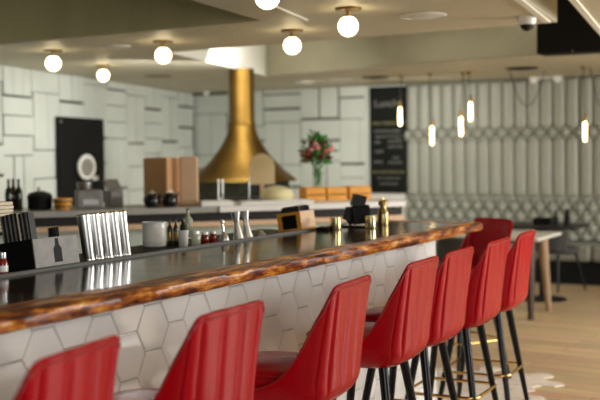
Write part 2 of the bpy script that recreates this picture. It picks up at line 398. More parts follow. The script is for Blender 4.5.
# hexagon tiles on the front: one pattern, one mesh
ht = MB(); s = .0975; cs = .1455; hh = .0840*2
for i in range(0, 46):
    cy = 3.133+(i-20)*cs
    for j in range(-1, 8):
        cz = .712+(j-4)*hh+(0 if i % 2 == 0 else hh/2)
        pts = [(cy+s*math.cos(PI/3*k), cz+hh/2*math.sin(PI/3*k)/.866) for k in range(6)]
        pts = [(min(max(a, BY0), 5.99), min(max(b, .004), 1.016)) for a, b in pts]
        A = abs(sum(pts[k][0]*pts[(k+1) % 6][1]-pts[(k+1) % 6][0]*pts[k][1] for k in range(6)))/2
        if A < .002: continue
        c = (sum(p[0] for p in pts)/6, sum(p[1] for p in pts)/6)
        def ins(d): return [(p[0]+(c[0]-p[0])*d, p[1]+(c[1]-p[1])*d) for p in pts]
        tl = random.uniform(-.0012, .0012); tl2 = random.uniform(-.0012, .0012)
        layers = [(-2.315, ins(.016)), (-2.3045, ins(.016)), (-2.300, ins(.07))]
        rg = []
        for li, (xx, ps) in enumerate(layers):
            rg.append([ht.bm.verts.new((xx+(tl*(p[0]-c[0])/s+tl2*(p[1]-c[1])/s if li == 2 else 0), p[0], p[1])) for p in ps])
        for a, b in zip(rg, rg[1:]):
            for k in range(6): ht.bm.faces.new((a[k], a[(k+1) % 6], b[(k+1) % 6], b[k]))
        ht.bm.faces.new(rg[-1])
o = inbar(ht.build('hexagon_tiles', TILE, smooth=False))
# drip rail behind the top, sloping away from the guests
RT = math.radians(-8)
inbar(MB().box((-2.845, 3.0, 1.062), (.15, 5.5, .012), Matrix.Translation((0, 0, 0))).build('drip_rail', RAILGREY, smooth=False, bevel=.003))
bpy.data.objects['drip_rail'].data.transform(Matrix.Translation((-2.845, 0, 1.062)) @ Matrix.Rotation(RT, 4, 'Y') @ Matrix.Translation((2.845, 0, -1.062)))
inbar(MB().box2((-2.792, .25, 1.066), (-2.772, 5.75, 1.082)).build('rail_lip', RAILGREY, smooth=False, bevel=.003))
def railz(x): return 1.0685+(x+2.845)*math.tan(-RT)

# ------------------------------------------------------------------ red bar stools
def make_stool():
    t = thing('bar_stool', '', 'bar stool')
    def cat(pts, f):
        n = len(pts)-1; f = max(0, min(1, f))*n; i = min(int(f), n-1); k = f-i
        g = lambda j: Vector(pts[max(0, min(n, j))])
        a, b, c, d = g(i-1), g(i), g(i+1), g(i+2)
        return .5*((2*b)+(c-a)*k+(2*a-5*b+4*c-d)*k*k+(3*b-a-3*c+d)*k**3)
    RIM = [(.270, 0, 1.050), (.269, .07, 1.050), (.266, .14, 1.049), (.260, .185, 1.043), (.247, .205, 1.015), (.225, .216, .970), (.192, .225, .912), (.158, .234, .845), (.112, .237, .775),
           (.062, .239, .722), (.005, .240, .694), (-.07, .238, .678), (-.15, .230, .671), (-.225, .195, .668)]
    MID = [(.236, 0, .70), (.234, .07, .70), (.228, .14, .70), (.212, .192, .70), (.194, .214, .70), (.172, .225, .70), (.143, .233, .70), (.110, .238, .70), (.070, .241, .70),
           (.022, .242, .69), (-.030, .242, .676), (-.095, .240, .664), (-.16, .231, .660), (-.225, .195, .658)]
    def P(u, v, inner=False):
        a = abs(u); sg = 1 if u >= 0 else -1
        R_ = cat(RIM, a); M_ = cat(MID, a); zb = .602
        if v < .36:
            th = v/.36*PI/2; f = .52+.48*math.sin(th); z = zb+(M_.z-zb)*(1-math.cos(th))
            p = Vector((M_.x*f, M_.y*f, z))
        else:
            k = (v-.36)/.64
            p = Vector((M_.x+(R_.x-M_.x)*k**1.15, M_.y+(R_.y-M_.y)*k, M_.z+(R_.z-M_.z)*k))
        d = Vector((M_.x+.02, M_.y*.9, 0)).normalized()
        if inner:
            th_ = .030 if v > .36 else .03
            p -= d*th_*min(1, .55+.45*min(1, (1-v)/.08)); p.z += .016*max(0, 1-v/.36)-.004*(v > .97)
        elif a < .37:
            c = (u/.122+.5) % 1.0
            g = abs(2*c-1)**5
            amp = .0095*min(1, max(0, (v-.16)/.25))*min(1, (1-v)/.05)
            p -= d*g*amp
        return Vector((p.x, p.y*sg, p.z))
    NU, NV = 240, 28
    mb = MB(); go = mb.grid(lambda a, b: P(a*2-1, b), NU, NV); gi = mb.grid(lambda a, b: P(a*2-1, b, True), NU, NV)
    crest = [mb.bm.verts.new((go[i][NV].co+gi[i][NV].co)/2+Vector((0, 0, .006))) for i in range(NU+1)]
    for i in range(NU):
        mb.bm.faces.new((go[i][NV], go[i+1][NV], crest[i+1], crest[i])); mb.bm.faces.new((crest[i], crest[i+1], gi[i+1][NV], gi[i][NV]))
        mb.bm.faces.new((go[i][0], go[i+1][0], gi[i+1][0], gi[i][0]))
    for i in (0, NU):
        for j in range(NV): mb.bm.faces.new((go[i][j], go[i][j+1], gi[i][j+1], gi[i][j]))
    sh = mb.build('shell', RED, t)
    pp = [P(-1+2*i/110, .975) for i in range(111)]
    MB().tube(pp, .0036, 6).build('piping', REDPIPE, sh)
    # seat cushion
    def seatpt(a, r, z):
        x = math.cos(a); y = math.sin(a); e = 3.0
        k = (abs(x)**e+abs(y)**e)**(-1/e)
        return ((x*k*.205*r)-.045, y*k*.196*r, z)
    sb = MB(); rr = [(0.02, .752), (.5, .750), (.8, .745), (.93, .735), (1.0, .715), (1.0, .68), (.97, .645), (.86, .612), (.02, .610)]
    rings = [sb._add([seatpt(2*PI*k/48, r, z) for k in range(48)]) for r, z in rr]
    for a, b in zip(rings, rings[1:]):
        for k in range(48): sb.bm.faces.new((a[k], a[(k+1) % 48], b[(k+1) % 48], b[k]))
    sb.bm.faces.new(rings[0]); sb.bm.faces.new(rings[-1])
    st_ = sb.build('seat', RED, t)
    sp = MB(); sp.tube([seatpt(2*PI*k/60, 1.003, .722) for k in range(60)], .004, 6, closed=True); sp.build('seat_piping', REDPIPE, st_)
    MB().lathe([(.145, .60), (.150, .606), (.150, .622), (.13, .64)], seg=32).build('base_plate', BLACK, t)
    for sx in (-1, 1):
        for sy in (-1, 1):
            lg = MB().tube([(sx*.115, sy*.115, .615), (sx*.16, sy*.16, .33), (sx*.212, sy*.212, .003)], [.021, .018, .0125], 14).build('leg', BLACKLEG, t)
    # square foot ring with rounded corners outside the legs
    zr = .265; h = .1705+.022; cr = .055; pts = []
    for q, (sx, sy) in enumerate(((1, 1), (-1, 1), (-1, -1), (1, -1))):
        for k in range(9):
            a = q*PI/2+k*PI/16
            pts.append((sx*(h-cr)+cr*math.cos(a), sy*(h-cr)+cr*math.sin(a), zr))
    MB().tube(pts, .0085, 10, closed=True).build('foot_ring', GOLD, t)
    return t
stool = make_stool()
STOOLS = [  # right-hand top corner of the back as seen in the photo, turn
    ((121, 338), 8.5, 'red leather bar stool nearest the camera, only its back showing at the bottom left'),
    ((265, 303), 1.0, 'red bar stool second from the near end of the row, hexagon tiles beside it'),
    ((372, 277), 5.5, 'red bar stool third from the near end, showing a large full channelled back'),
    ((439.5, 258), 2.0, 'red bar stool fourth from the near end, before the bar front corner'),
    ((474.6, 248.2), 0.5, 'red bar stool fifth from the near end, narrowly showing between its two neighbours'),
    ((510, 239), 1.5, 'red bar stool sixth from the near end, second from the far end of the row'),
    ((536, 231), 3.0, 'red bar stool last in the row along the bar front, beside the pale table leg'),
]
for i, (px, turn, lab) in enumerate(STOOLS):
    o = stool if i == 0 else copy_tree(stool)
    c = at_z(px[0], px[1], 1.045); th = math.radians(turn)
    local = Vector((.262, .190, 0)); local.rotate(Matrix.Rotation(th, 3, 'Z'))
    o.location = (c.x-local.x, c.y-local.y, .006); o.rotation_euler = (0, 0, th)
    tag(o, lab, 'bar stool', 'red bar stools along the bar')
o = copy_tree(stool)
c = at_z(494, 220, 1.045)
o.location = (c.x-.16, c.y-.16, 0.0); o.rotation_euler = (0, 0, math.radians(58))
tag(o, 'red bar stool round the far bar end, smooth inner back facing the camera', 'bar stool', 'red bar stools along the bar')

# ------------------------------------------------------------------ globe lamps on the soffit
def make_globe():
    t = thing('globe_lamp', '', 'ceiling lamp')
    MB().lathe([(.002, 0), (.088, 0), (.090, -.006), (.086, -.016), (.06, -.020), (.002, -.021)], seg=32).build('canopy', OLDBRASS, t)
    MB().lathe([(.014, -.02), (.014, -.045), (.030, -.048), (.032, -.062), (.02, -.064)], seg=20).build('stem', OLDBRASS, t)
    MB().sphere((0, 0, -.122), .068, seg=32).build('glass_globe', GLOBE, t)
    return t
gl = make_globe()
GL = [((53, 50), 'brass globe ceiling lamp nearest the left edge of the photo'),
      ((163, 41), 'glowing globe lamp on the soffit just left of the pale fascia wedge'),
      ((103, 65), 'smallest globe ceiling lamp, above the black board on the left wall'),
      ((292, 30), 'globe ceiling lamp to the right of the brass flue and pale fascia'),
      ((348, 8), 'largest fully seen globe lamp, rightmost of them on the soffit'),
      ((267, -26), 'globe ceiling lamp cut off by the top edge of the photo')]
for i, (p, lab) in enumerate(GL):
    o = gl if i == 0 else copy_tree(gl)
    c = at_z(p[0], p[1], ZC); o.location = c
    tag(o, lab, 'ceiling lamp', 'globe lamps on the ceiling')
    o.scale = (.88,)*3 if i != 2 else (.80,)*3

def disc(px, py, r, label, name='ceiling_speaker', m=FROST, cat='ceiling fitting', h=.02):
    c = at_z(px, py, ZC)
    t = thing(name, label, cat, c)
    MB().lathe([(r*.98, 0), (r, -.004), (r*.93, -.011), (r*.88, -.011), (r*.87, -.006)], seg=40, cap=False).build('rim', m, t)
    MB().lathe([(.003, -h), (r*.5, -h*.92), (r*.87, -.006)], seg=40, cap=False).build('grille', m, t)
    return t
disc(422, 15, .155, 'large round white ceiling disc near the dome camera')
disc(115, 46, .125, 'round white ceiling disc between the two left globe lamps')
disc(341, 79, .14, 'pale round ceiling fitting above the board wall, nearer the flowers')
disc(305, 82, .12, 'faint round ceiling fitting just right of the brass flue')
disc(375, 77, .16, 'dark round ceiling vent above the chalkboard', 'ceiling_vent', BLACK)
disc(522, 68, .17, 'dark round ceiling vent above the tufted wall, beside the emergency light', 'ceiling_vent', BLACK)
disc(158, 76, .15, 'dim round ceiling fitting over the kitchen beside the brass hood', 'ceiling_vent', OLDBRASS)
# dome camera
c = at_z(527, 17, ZC)
t = thing('security_camera', 'small white dome security camera at the corner of the soffit', 'security camera', c)
MB().lathe([(.060, 0), (.060, -.02), (.054, -.045), (.045, -.05)], seg=28).build('housing', WHITE, t)
MB().lathe([(.046, -.046), (.042, -.065), (.03, -.082), (.014, -.09), (.001, -.091)], seg=28).build('dome', BLACKGLOSS, t)
# black box in the ceiling recess
t = thing('hanging_box', 'large black box hanging in the ceiling recess at the top right', 'black box', (-2.12, 8.75, 2.29))
MB().box((0, 0, .33), (.60, .25, .655)).build('cabinet', BLACK, t, smooth=False, bevel=.012)
MB().box((0, -.128, .33), (.55, .006, .60)).build('front_panel', BLACK, t, smooth=False)
MB().lathe([(.001, 0), (.006, 0), (.006, .008)], (0.0, -.135, .012), 12, Matrix.Rotation(PI/2, 4, 'X')).build('indicator', DULLSTEEL, t)
# emergency light
c = at_y(547, 77, 12.30)
t = thing('emergency_light', 'white emergency light with two small heads above the tufted wall', 'emergency light', (c.x, 12.30, c.z-.05))
MB().box((0, 0, .06), (.28, .10, .07)).build('body', WHITE, t, smooth=False, bevel=.01)
MB().box((.02, -.055, .07), (.03, .006, .014)).build('indicator_lamp', LEDRED, t, smooth=False)
for sx in (-.13, .15): MB().lathe([(.03, 0), (.05, .04), (.05, .06), (.001, .06)], (sx, -.04, .035), 20, Matrix.Rotation(math.radians(100), 4, 'X')).build('lamp_head', WHITE, t)
# small white device on the corner
c = at_y(206, 92, 12.2)
t = thing('wall_sensor', 'tiny white sensor in the wall corner left of the brass flue', 'sensor', c)
MB().sphere((0, 0, 0), .05).build('lens_housing', WHITE, t)
MB().box((0, .09, .03), (.03, .14, .03)).build('bracket', WHITE, t, smooth=False)

# ------------------------------------------------------------------ pendant bulbs
PD = [((400, 117), 'tubular pendant bulb hanging in front of the chalkboard'),
      ((432, 136), 'tubular pendant bulb hanging lowest, first right of the chalkboard'),
      ((461, 127), 'tubular pendant bulb in the middle of the cluster of three before the tufted wall'),
      ((470.5, 112), 'tubular pendant bulb hanging highest before the tufted wall'),
      ((585, 132), 'tubular pendant bulb on its own at the far right of the photo')]
for i, (p, lab) in enumerate(PD):
    c = at_y(p[0], p[1], 11.0)
    t = thing('pendant_lamp', lab, 'pendant lamp', c, 0, 'pendant bulbs before the tufted wall')
    MB().lathe([(.002, -.098), (.012, -.095), (.0165, -.08), (.0165, .085), (.013, .10), (.010, .12)], seg=20).build('bulb', BULB, t)
    MB().lathe([(.016, .105), (.018, .11), (.018, .165), (.008, .18), (.002, .18)], seg=16).build('socket', OLDBRASS, t)
    top = ZC-c.z
    r = random.Random(i); dxh = r.uniform(-.03, .03)
    cord = [(0, 0, .175), (dxh*.3, 0, .3*top+.1), (dxh, 0, top-.02)]
    MB().tube(cord, .005, 6).build('cord', CABLE, t)
    MB().lathe([(.03, top), (.03, top-.012), (.01, top-.03), (.002, top-.03)], (dxh, 0, 0), 16).build('ceiling_hook', OLDBRASS, t)
# swagged cables near the ceiling
for (x0, x1, sag, lab) in ((510, 545, 30, 'dark cable sagging from the ceiling left of the emergency light'), (590, 618, 34, 'dark cable looping from the ceiling at the right edge of the photo')):
    a = at_y(x0, 78, 11.2); b = at_y(x1, 76, 11.2); a.z = b.z = ZC-.002
    pts = []
    for k in range(17):
        f = k/16; p = a.lerp(b, f); p.z -= 4*f*(1-f)*sag/80; pts.append(p)
    tag(MB().tube(pts, .006, 6).build('hanging_cable', CABLE), lab, 'cable')

# ------------------------------------------------------------------ chalkboard
x0, x1, z0, z1 = -5.645, -5.125, 0.985, 2.335
t = thing('chalkboard', 'tall black chalkboard with faint chalk writing on the back wall', 'chalkboard', ((x0+x1)/2, YB-.035, z0))
w, h = x1-x0, z1-z0
MB().box((0, 0, h/2), (w, .03, h)).build('board', CHALKBOARD, t, smooth=False, bevel=.004)
def words(txt, x, z, size, m, parent, name='chalk_lettering'):
    cu = bpy.data.curves.new(name, 'FONT'); cu.body = txt; cu.size = size; cu.align_x = 'CENTER'; cu.extrude = .001
    tmp = bpy.data.objects.new(name, cu); COL.objects.link(tmp)
    dg = bpy.context.evaluated_depsgraph_get(); me = bpy.data.meshes.new_from_object(tmp.evaluated_get(dg))
    bpy.data.objects.remove(tmp)
    me.materials.clear(); me.materials.append(m)
    me.transform(Matrix.Translation((x, -.0165, z)) @ Matrix.Rotation(PI/2, 4, 'X'))
    o = bpy.data.objects.new(name, me); COL.objects.link(o); o.parent = parent
    return o
words('Lunch', -.03, h-.255, .135, CHALK, t)
# illegible chalk lines: short wavering strokes
def scrawl(lines, m, seed):
    mb = MB(); r = random.Random(seed)
    for (xa, xb, z, hh) in lines:
        x = xa
        while x < xb:
            ln = r.uniform(.02, .05); n = 6
            mb.tube([(min(x+ln*k/n, xb), -.0165, z+hh*(.5 if k % 2 else -.5)*r.uniform(.5, 1)) for k in range(n+1)], .0045, 4)
            x += ln+r.uniform(.006, .016)
    return mb
for k, ln in enumerate([(-.2, .16, h-.56, .04), (-.17, .18, h-.63, .035), (-.19, -.12, h-.70, .04), (.0, .19, h-.69, .045), (.0, .18, h-.76, .04), (-.18, -.08, h-.82, .04),
                        (-.2, -.09, h-.95, .04), (.06, .15, h-.90, .035), (.0, .18, h-.96, .03), (-.16, .15, h-1.16, .022), (-.13, .12, h-1.23, .022)]):
    scrawl([ln], CHALK, 2+k).build('chalk_line', CHALK, t)
for k, ln in enumerate([(-.23, .23, h-.46, .05), (-.22, .21, h-1.08, .04)]):
    scrawl([ln], CHALKY, 30+k).build('chalk_heading', CHALKY, t)

# ------------------------------------------------------------------ tufted banquette wall
def tufted(x0, x1, label, ncol):
    zb, zt = .46, ZC-.01
    wd = x1-x0; w = wd/ncol; t = thing('tufted_wall_panel', label, 'upholstered wall panel', ((x0+x1)/2, YB, 0))
    bands = [(zb, .955, True), (.955, 1.62, False), (1.62, 1.80, True), (1.80, zt, False)]
    dz1, dz2 = .119, .09
    def H(u, z):
        def pil(a, b): return .055*(1-max(abs(2*a-1), abs(2*b-1))**3)
        tb = None
        if z < .945: base, dz, tb = .47, dz1, 1
        elif 1.62 < z < 1.80: base, dz, tb = 1.62, dz2, 2
        if tb:
            p = u/w+(z-base)/(2*dz); q = u/w-(z-base)/(2*dz)
            a = p % 1; b = q % 1
            h = .070*(1-max(abs(2*a-1), abs(2*b-1))**1.7)
            return h
        c = (u/w) % 1
        h = .046*(1-abs(2*c-1)**3.5)
        if tb is None:
            e = min(abs(z-.95), abs(zt-z)); h *= min(1, (e/.035))**.5 if e < .035 else 1
        return h
    nu = ncol*12; nv = 128
    mb = MB()
    mb.grid(lambda a, b: (-wd/2+a*wd, -.025-H(a*wd, zb+b*(zt-zb)), zb+b*(zt-zb)), nu, nv)
    mb.build('upholstery', VINYL, t)
    MB().box((0, -.012, (zb+zt)/2), (wd-.004, .02, zt-zb)).build('backing', VINYLSEAT, t, smooth=False)
    bt = None; cnt = 0
    rows = [(.47+dz1*k, k) for k in range(1, 4)]+[(1.62+dz2*k, k) for k in (0, 1, 2)]
    for z, k in rows:
        for i in range(ncol+1):
            u = i*w+(w/2 if k % 2 else 0)
            if u > wd-.02 or u < .02 or cnt >= 96: continue
            if bt is None:
                bt = MB().lathe([(.001, -.012), (.014, -.010), (.019, -.002), (.019, .004)], seg=12, M=Matrix.Rotation(-PI/2, 4, 'X')).build('button', VINYLDARK, t)
                b = bt
            else:
                b = bt.copy(); COL.objects.link(b); b.parent = t
            b.location = (-wd/2+u, -.031, z); cnt += 1
    return t
tufted(-5.14, -2.985, 'wide sage tufted wall panel with upright channels, right of the chalkboard', 14)
tufted(-2.975, -1.60, 'second sage tufted wall panel, at the right edge beyond the vertical joint', 9)
# banquette bench
t = thing('banquette_bench', 'long low sage banquette bench with black plinth under the tufted wall', 'bench', (-3.3, 12.1, 0))
MB().box((0, 0, .13), (3.6, .50, .26)).build('plinth', BLACK, t, smooth=False)
for k in range(3):
    MB().box((-1.2+k*1.2, -.03, .355), (1.19, .60, .185)).build('seat_cushion', VINYLSEAT, t, smooth=True, bevel=.04, bseg=4)

# ------------------------------------------------------------------ dining table, far table, dark chairs
def leg_pts(a, b): return [a, b]
tb = thing('dining_table', 'white topped table with splayed wooden legs behind the last red stool', 'table', (-2.97, 9.50, 0))
MB().box((0, 0, .725), (.86, .80, .03)).build('tabletop', TABLEWHITE, tb, smooth=False, bevel=.006)
for sx, sy, m in ((1, -1, WOODDARK), (-1, -1, WOODDARK), (1, 1, WOODLITLEG), (-1, 1, WOODLITLEG)):  # one wood: near legs coloured as shaded, far legs as lit
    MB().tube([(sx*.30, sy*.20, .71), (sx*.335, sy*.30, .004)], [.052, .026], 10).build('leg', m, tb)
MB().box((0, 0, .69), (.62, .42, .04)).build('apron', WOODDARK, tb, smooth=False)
ft = thing('far_table', 'dark table against the tufted banquette with black condiments on it', 'table', (-2.90, 10.55, 0))
MB().box((0, 0, .745), (.80, .62, .03)).build('tabletop', CHARCOAL, ft, smooth=False, bevel=.005)
MB().lathe([(.035, .02), (.035, .73)], seg=16).build('pedestal', BLACK, ft)
MB().lathe([(.24, 0), (.24, .012), (.04, .03)], seg=28).build('base', BLACK, ft)
def cond(x, y, prof, label, name, m=BLACK):
    o = MB().lathe(prof, seg=16).build(name, m); o.location = (x, y, .7605); tag(o, label, 'condiment', None); return o
cond(-2.74, 10.45, [(.03, 0), (.03, .07), (.012, .10), (.012, .14), (.001, .14)], 'black condiment bottle on the dark far table', 'condiment_bottle')
cond(-2.64, 10.5, [(.028, 0), (.032, .08), (.022, .12), (.02, .16), (.001, .165)], 'taller black pepper mill standing rightmost on the dark far table', 'pepper_mill')
o = MB().box((0, 0, .035), (.16, .12, .07)).build('menu_caddy', BLACK, smooth=False, bevel=.005); o.location = (-2.90, 10.55, .7605); tag(o, 'low black caddy on the dark far table', 'caddy')
def make_chair():
    t = thing('dining_chair', '', 'chair')
    mb = MB()
    def P(a, b):
        th = (a-.5)*2.5; z = .42+.36*b; r = .23+.03*b
        zz = z-(abs(a-.5)*2)**3*.14*b
        return (r*math.sin(th), .02+r*math.cos(th), zz)
    mb.grid(P, 24, 8); o = mb.build('backrest', GREYFABRIC, t); s_ = o.modifiers.new('solid', 'SOLIDIFY'); s_.thickness = .03
    MB().lathe([(.02, .40), (.2, .40), (.225, .42), (.22, .46), (.17, .475), (.02, .478)], seg=32).build('seat', GREYFABRIC, t)
    for sx in (-1, 1):
        for sy in (-1, 1): MB().tube([(sx*.13, sy*.13, .40), (sx*.2, sy*.2, .002)], [.017, .011], 10).build('leg', BLACKLEG, t)
    return t
ch = make_chair()
for i, (x, y, rz, lab) in enumerate(((-2.95, 11.35, 2.6, 'dark grey tub chair beside the far table, right of the pale table leg'),
                                     (-3.75, 9.55, 1.8, 'dark tub chair showing between the bar end and the end stool'),
                                     (-3.05, 8.72, 3.0, 'dark tub chair on the near side of the white topped table'))):
    o = ch if i == 0 else copy_tree(ch)
    o.location = (x, y, 0); o.rotation_euler = (0, 0, rz); tag(o, lab, 'chair', 'dark tub chairs')

# ------------------------------------------------------------------ kitchen pass counter
CA = Vector((-5.548, 5.725, 0)); CB = Vector((-3.394, 8.15, 0))
cd = (CB-CA).normalized(); cbk = Vector((-cd.y, cd.x, 0)); CA = CA-cd*1.2
clen = (CB-CA).length
def cpt(px, py, off, z=1.1):
    """point over the counter, a given distance behind its front edge, seen at px,py"""
    d = _ray(px, py); p0 = CA+cbk*off; n = cbk
    tt = (p0-EYE).dot(n)/d.dot(n); return EYE+d*tt
crz = math.atan2(cd.y, cd.x)
kc = thing('kitchen_counter', 'long kitchen pass counter with pale top behind the bar', 'counter', CA, crz)
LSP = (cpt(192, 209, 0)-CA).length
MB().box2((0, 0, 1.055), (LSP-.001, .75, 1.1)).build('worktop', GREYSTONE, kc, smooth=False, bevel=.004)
MB().box2((LSP+.001, -.015, 1.055), (clen, .75, 1.1)).build('worktop', STONE, kc, smooth=False, bevel=.004)
MB().box2((0, .06, .985), (clen, .72, 1.054)).build('shadow_band', CHARCOAL, kc, smooth=False)  # charcoal strip stands in for the shaded recess under the worktop
MB().box2((0, .02, .945), (clen, .70, .984)).build('wood_shelf', WOODLIGHT, kc, smooth=False, bevel=.003)
MB().box2((0, .16, 0.0), (clen, .70, .944)).build('base_cabinet', MINT, kc, smooth=False)

def onc(name, px, py, off, label, cat, group=None):
    p = cpt(px, py, off); return thing(name, label, cat, (p.x, p.y, 1.1005), crz, group)
# white chopping boards on the pass
for (px, py, off, L, Wd, hh, lab) in ((215, 203, .12, .26, .16, .035, 'white board on the pass below the left side of the brass hood'),
                                     (275, 202, .16, .62, .16, .022, 'long white tray on the pass below the right side of the brass hood')):
    t = onc('serving_board', px, py, off, lab, 'tray')
    MB().box((0, 0, hh/2), (L, Wd, hh)).build('slab', WHITE, t, smooth=False, bevel=.006)
    MB().box((0, 0, hh+.004), (L*.9, Wd*.8, .006)).build('inset', STONE, t, smooth=False)
# orange wooden crates
for (pxa, pxb, lab, off, hh) in ((303, 322, 'orange wooden crate under the flower vase, leftmost', .54, .115), (324, 343, 'orange wooden crate in the middle of the pass', .54, .11), (346, 367, 'orange wooden crate nearest the chalkboard', .55, .115)):
    a = cpt(pxa, 196, off); b = cpt(pxb, 196, off); L = (b-a).length
    m_ = (a+b)/2; t = thing('wooden_crate', lab, 'crate', (m_.x, m_.y, 1.1005), crz, 'orange crates on the pass')
    for z in (.024, .078): MB().box((0, -.085, z), (L, .012, .046)).build('slat', WOODORANGE, t, smooth=False, bevel=.002)
    MB().box((0, .085, hh/2), (L, .012, hh)).build('back_panel', WOODORANGE, t, smooth=False)
    for sx in (-1, 1): MB().box((sx*(L/2-.006), 0, hh/2), (.012, .158, hh)).build('end_panel', WOODORANGE, t, smooth=False, bevel=.002)
    MB().box((0, 0, hh-.006), (L-.03, .155, .012)).build('lid', WOODORANGE, t, smooth=False)
# flower vase on the first crates
p = cpt(318, 187, .54)
t = thing('flower_vase', 'clear glass vase of pink and red flowers standing on the orange crates', 'vase of flowers', (p.x, p.y, 1.2165))
MB().lathe([(.002, .002), (.036, .002), (.040, .01), (.036, .07), (.048, .13), (.045, .13), (.033, .07), (.036, .014), (.002, .012)], seg=24).build('vase', THINGLASS, t)
st = MB(); r = random.Random(9)
for k in range(9):
    a = k*.7; st.tube([(.012*math.cos(a), .012*math.sin(a), .02), (.02*math.cos(a), .02*math.sin(a), .14), (.09*math.cos(a), .09*math.sin(a), .27)], .004, 5)
st.build('stems', LEAF, t)
fo = MB()
for k in range(260):
    a = r.uniform(0, 2*PI); el = r.uniform(-.25, 1.0)*PI/2; R_ = r.uniform(.06, .135)
    c_ = Vector((R_*math.cos(a)*math.cos(el), R_*math.sin(a)*math.cos(el), .255+R_*math.sin(el)*1.3))
    d_ = Vector((r.uniform(-1, 1), r.uniform(-1, 1), r.uniform(-.2, 1.2))).normalized()
    s_ = d_.cross(Vector((r.uniform(-1, 1), r.uniform(-1, 1), .3))).normalized()*r.uniform(.010, .018); L = r.uniform(.05, .10)
    vs = fo._add([c_, c_+d_*L*.5+s_, c_+d_*L, c_+d_*L*.5-s_]); fo.bm.faces.new(vs)
fo.build('foliage', LEAF, t, clean=False)
def bloom(c, rad, m):
    mb = MB()
    for k in range(14):
        a = k*2.4; el = k/14*1.3
        d_ = Vector((math.cos(a)*math.cos(el), math.sin(a)*math.cos(el), .25+math.sin(el)))
        mb.sphere(Vector(c)+d_*rad*.55, rad*.48, 1, 1, .75, 8)
    return mb.build('bloom', m, t)
for k in range(34):
    a = r.uniform(0, 2*PI); el = r.uniform(-.3, 1.1); R_ = r.uniform(.10, .135)
    m = r.choice((PINK, PINK, CORAL, MAROON))
    if el < .05: m = r.choice((MAROON, MAROON, CORAL))
    bloom((R_*math.cos(a)*math.cos(el), R_*math.sin(a)*math.cos(el), .25+R_*math.sin(el)*1.25), r.uniform(.024, .036), m)

# brass hood on its oven
d = _ray(242, 125); hc = EYE+d*(10.7/FPX)
t = thing('brass_hood', 'bell-shaped brass hood with a tall flue rising to the ceiling', 'oven hood', (hc.x, hc.y, 0))
prof = [(.130, 1.80), (.138, 1.76), (.155, 1.70), (.182, 1.64), (.245, 1.54), (.325, 1.44), (.42, 1.345), (.50, 1.285), (.54, 1.25), (.548, 1.232), (.53, 1.232), (.41, 1.335), (.31, 1.44), (.18, 1.62)]
MB().lathe(prof, seg=64, cap=False).build('bell', BRASS, t)
MB().lathe([(.1275, 1.79), (.1275, ZC-.003)], seg=48, cap=False).build('flue', BRASS, t)
MB().lathe([(.132, 1.79), (.140, 1.795), (.140, 1.815), (.132, 1.82)], seg=48, cap=False).build('collar', BRASS, t)
MB().lathe([(.46, 0), (.46, 1.10), (.44, 1.12), (.001, 1.12)], seg=48).build('oven_base', CHARCOAL, t)
mb = MB()
mb.lathe([(.455, 1.12), (.455, 1.25)], seg=64, cap=False)
for k in range(28):
    a = 2*PI*k/28; mb.tube([(.462*math.cos(a), .462*math.sin(a), 1.10), (.462*math.cos(a),   .462*math.sin(a), 1.25)], .008, 6)
mb.build('mesh_curtain', CURTAIN, t)
# round-topped pale peel leaning before the hood, pale mound
p = at_y(262, 186, hc.y-.95)
pl = []
t = thing('serving_paddle', 'pale round-topped wooden paddle standing before the brass hood', 'paddle', (p.x, p.y, 1.11), 0.5)
n = 14; hw = .115
poly = [(-hw, .12), (hw, .12)]+[(hw*math.cos(PI*k/n), .28+hw*math.sin(PI*k/n)) for k in range(n+1)]
mb = MB(); mb.prism(poly, -.01, .01); mb.bm.transform(Matrix.Rotation(PI/2, 4, 'X')); mb.build('blade', PADDLE, t, smooth=False, bevel=.003)
MB().box((0, 0, .06), (.04, .02, .13)).build('handle', CARDPALE, t, smooth=False, bevel=.004)
MB().box((0, 0, -.57), (.30, .2, 1.07)).build('stand', CHARCOAL, t, smooth=False)
p = cpt(277, 197, .55)
t = thing('bread_mound', 'pale yellow mound on the pass below the brass hood', 'food', (p.x, p.y, 1.1005))
MB().lathe([(.13, 0), (.15, .006), (.15, .012)], seg=28).build('plate', WHITE, t)
MB().lathe([(.12, .012), (.145, .05), (.125, .10), (.07, .125), (.001, .135)], seg=28).build('loaf', YELLOWPALE, t)
# glass screens on the pass below the hood
for (px, lab) in ((205, 'left glass screen with steel posts on the pass before the hood'), (236, 'right glass screen with steel posts on the pass before the hood')):
    p = cpt(px, 200, .55); t = thing('sneeze_guard', lab, 'glass screen', (p.x, p.y, 1.1005), crz, 'glass screens on the pass')
    for sx in (-1, 1): MB().tube([(sx*.115, 0, 0), (sx*.115, 0, .20)], .007, 8).build('post', DULLSTEEL, t)
    mb = MB(); mb.box((0, 0, 0), (.21, .006, .17)); mb.bm.transform(Matrix.Translation((0, .0, .11)) @ Matrix.Rotation(math.radians(-16), 4, 'X')); mb.build('pane', THINGLASS, t, smooth=False)

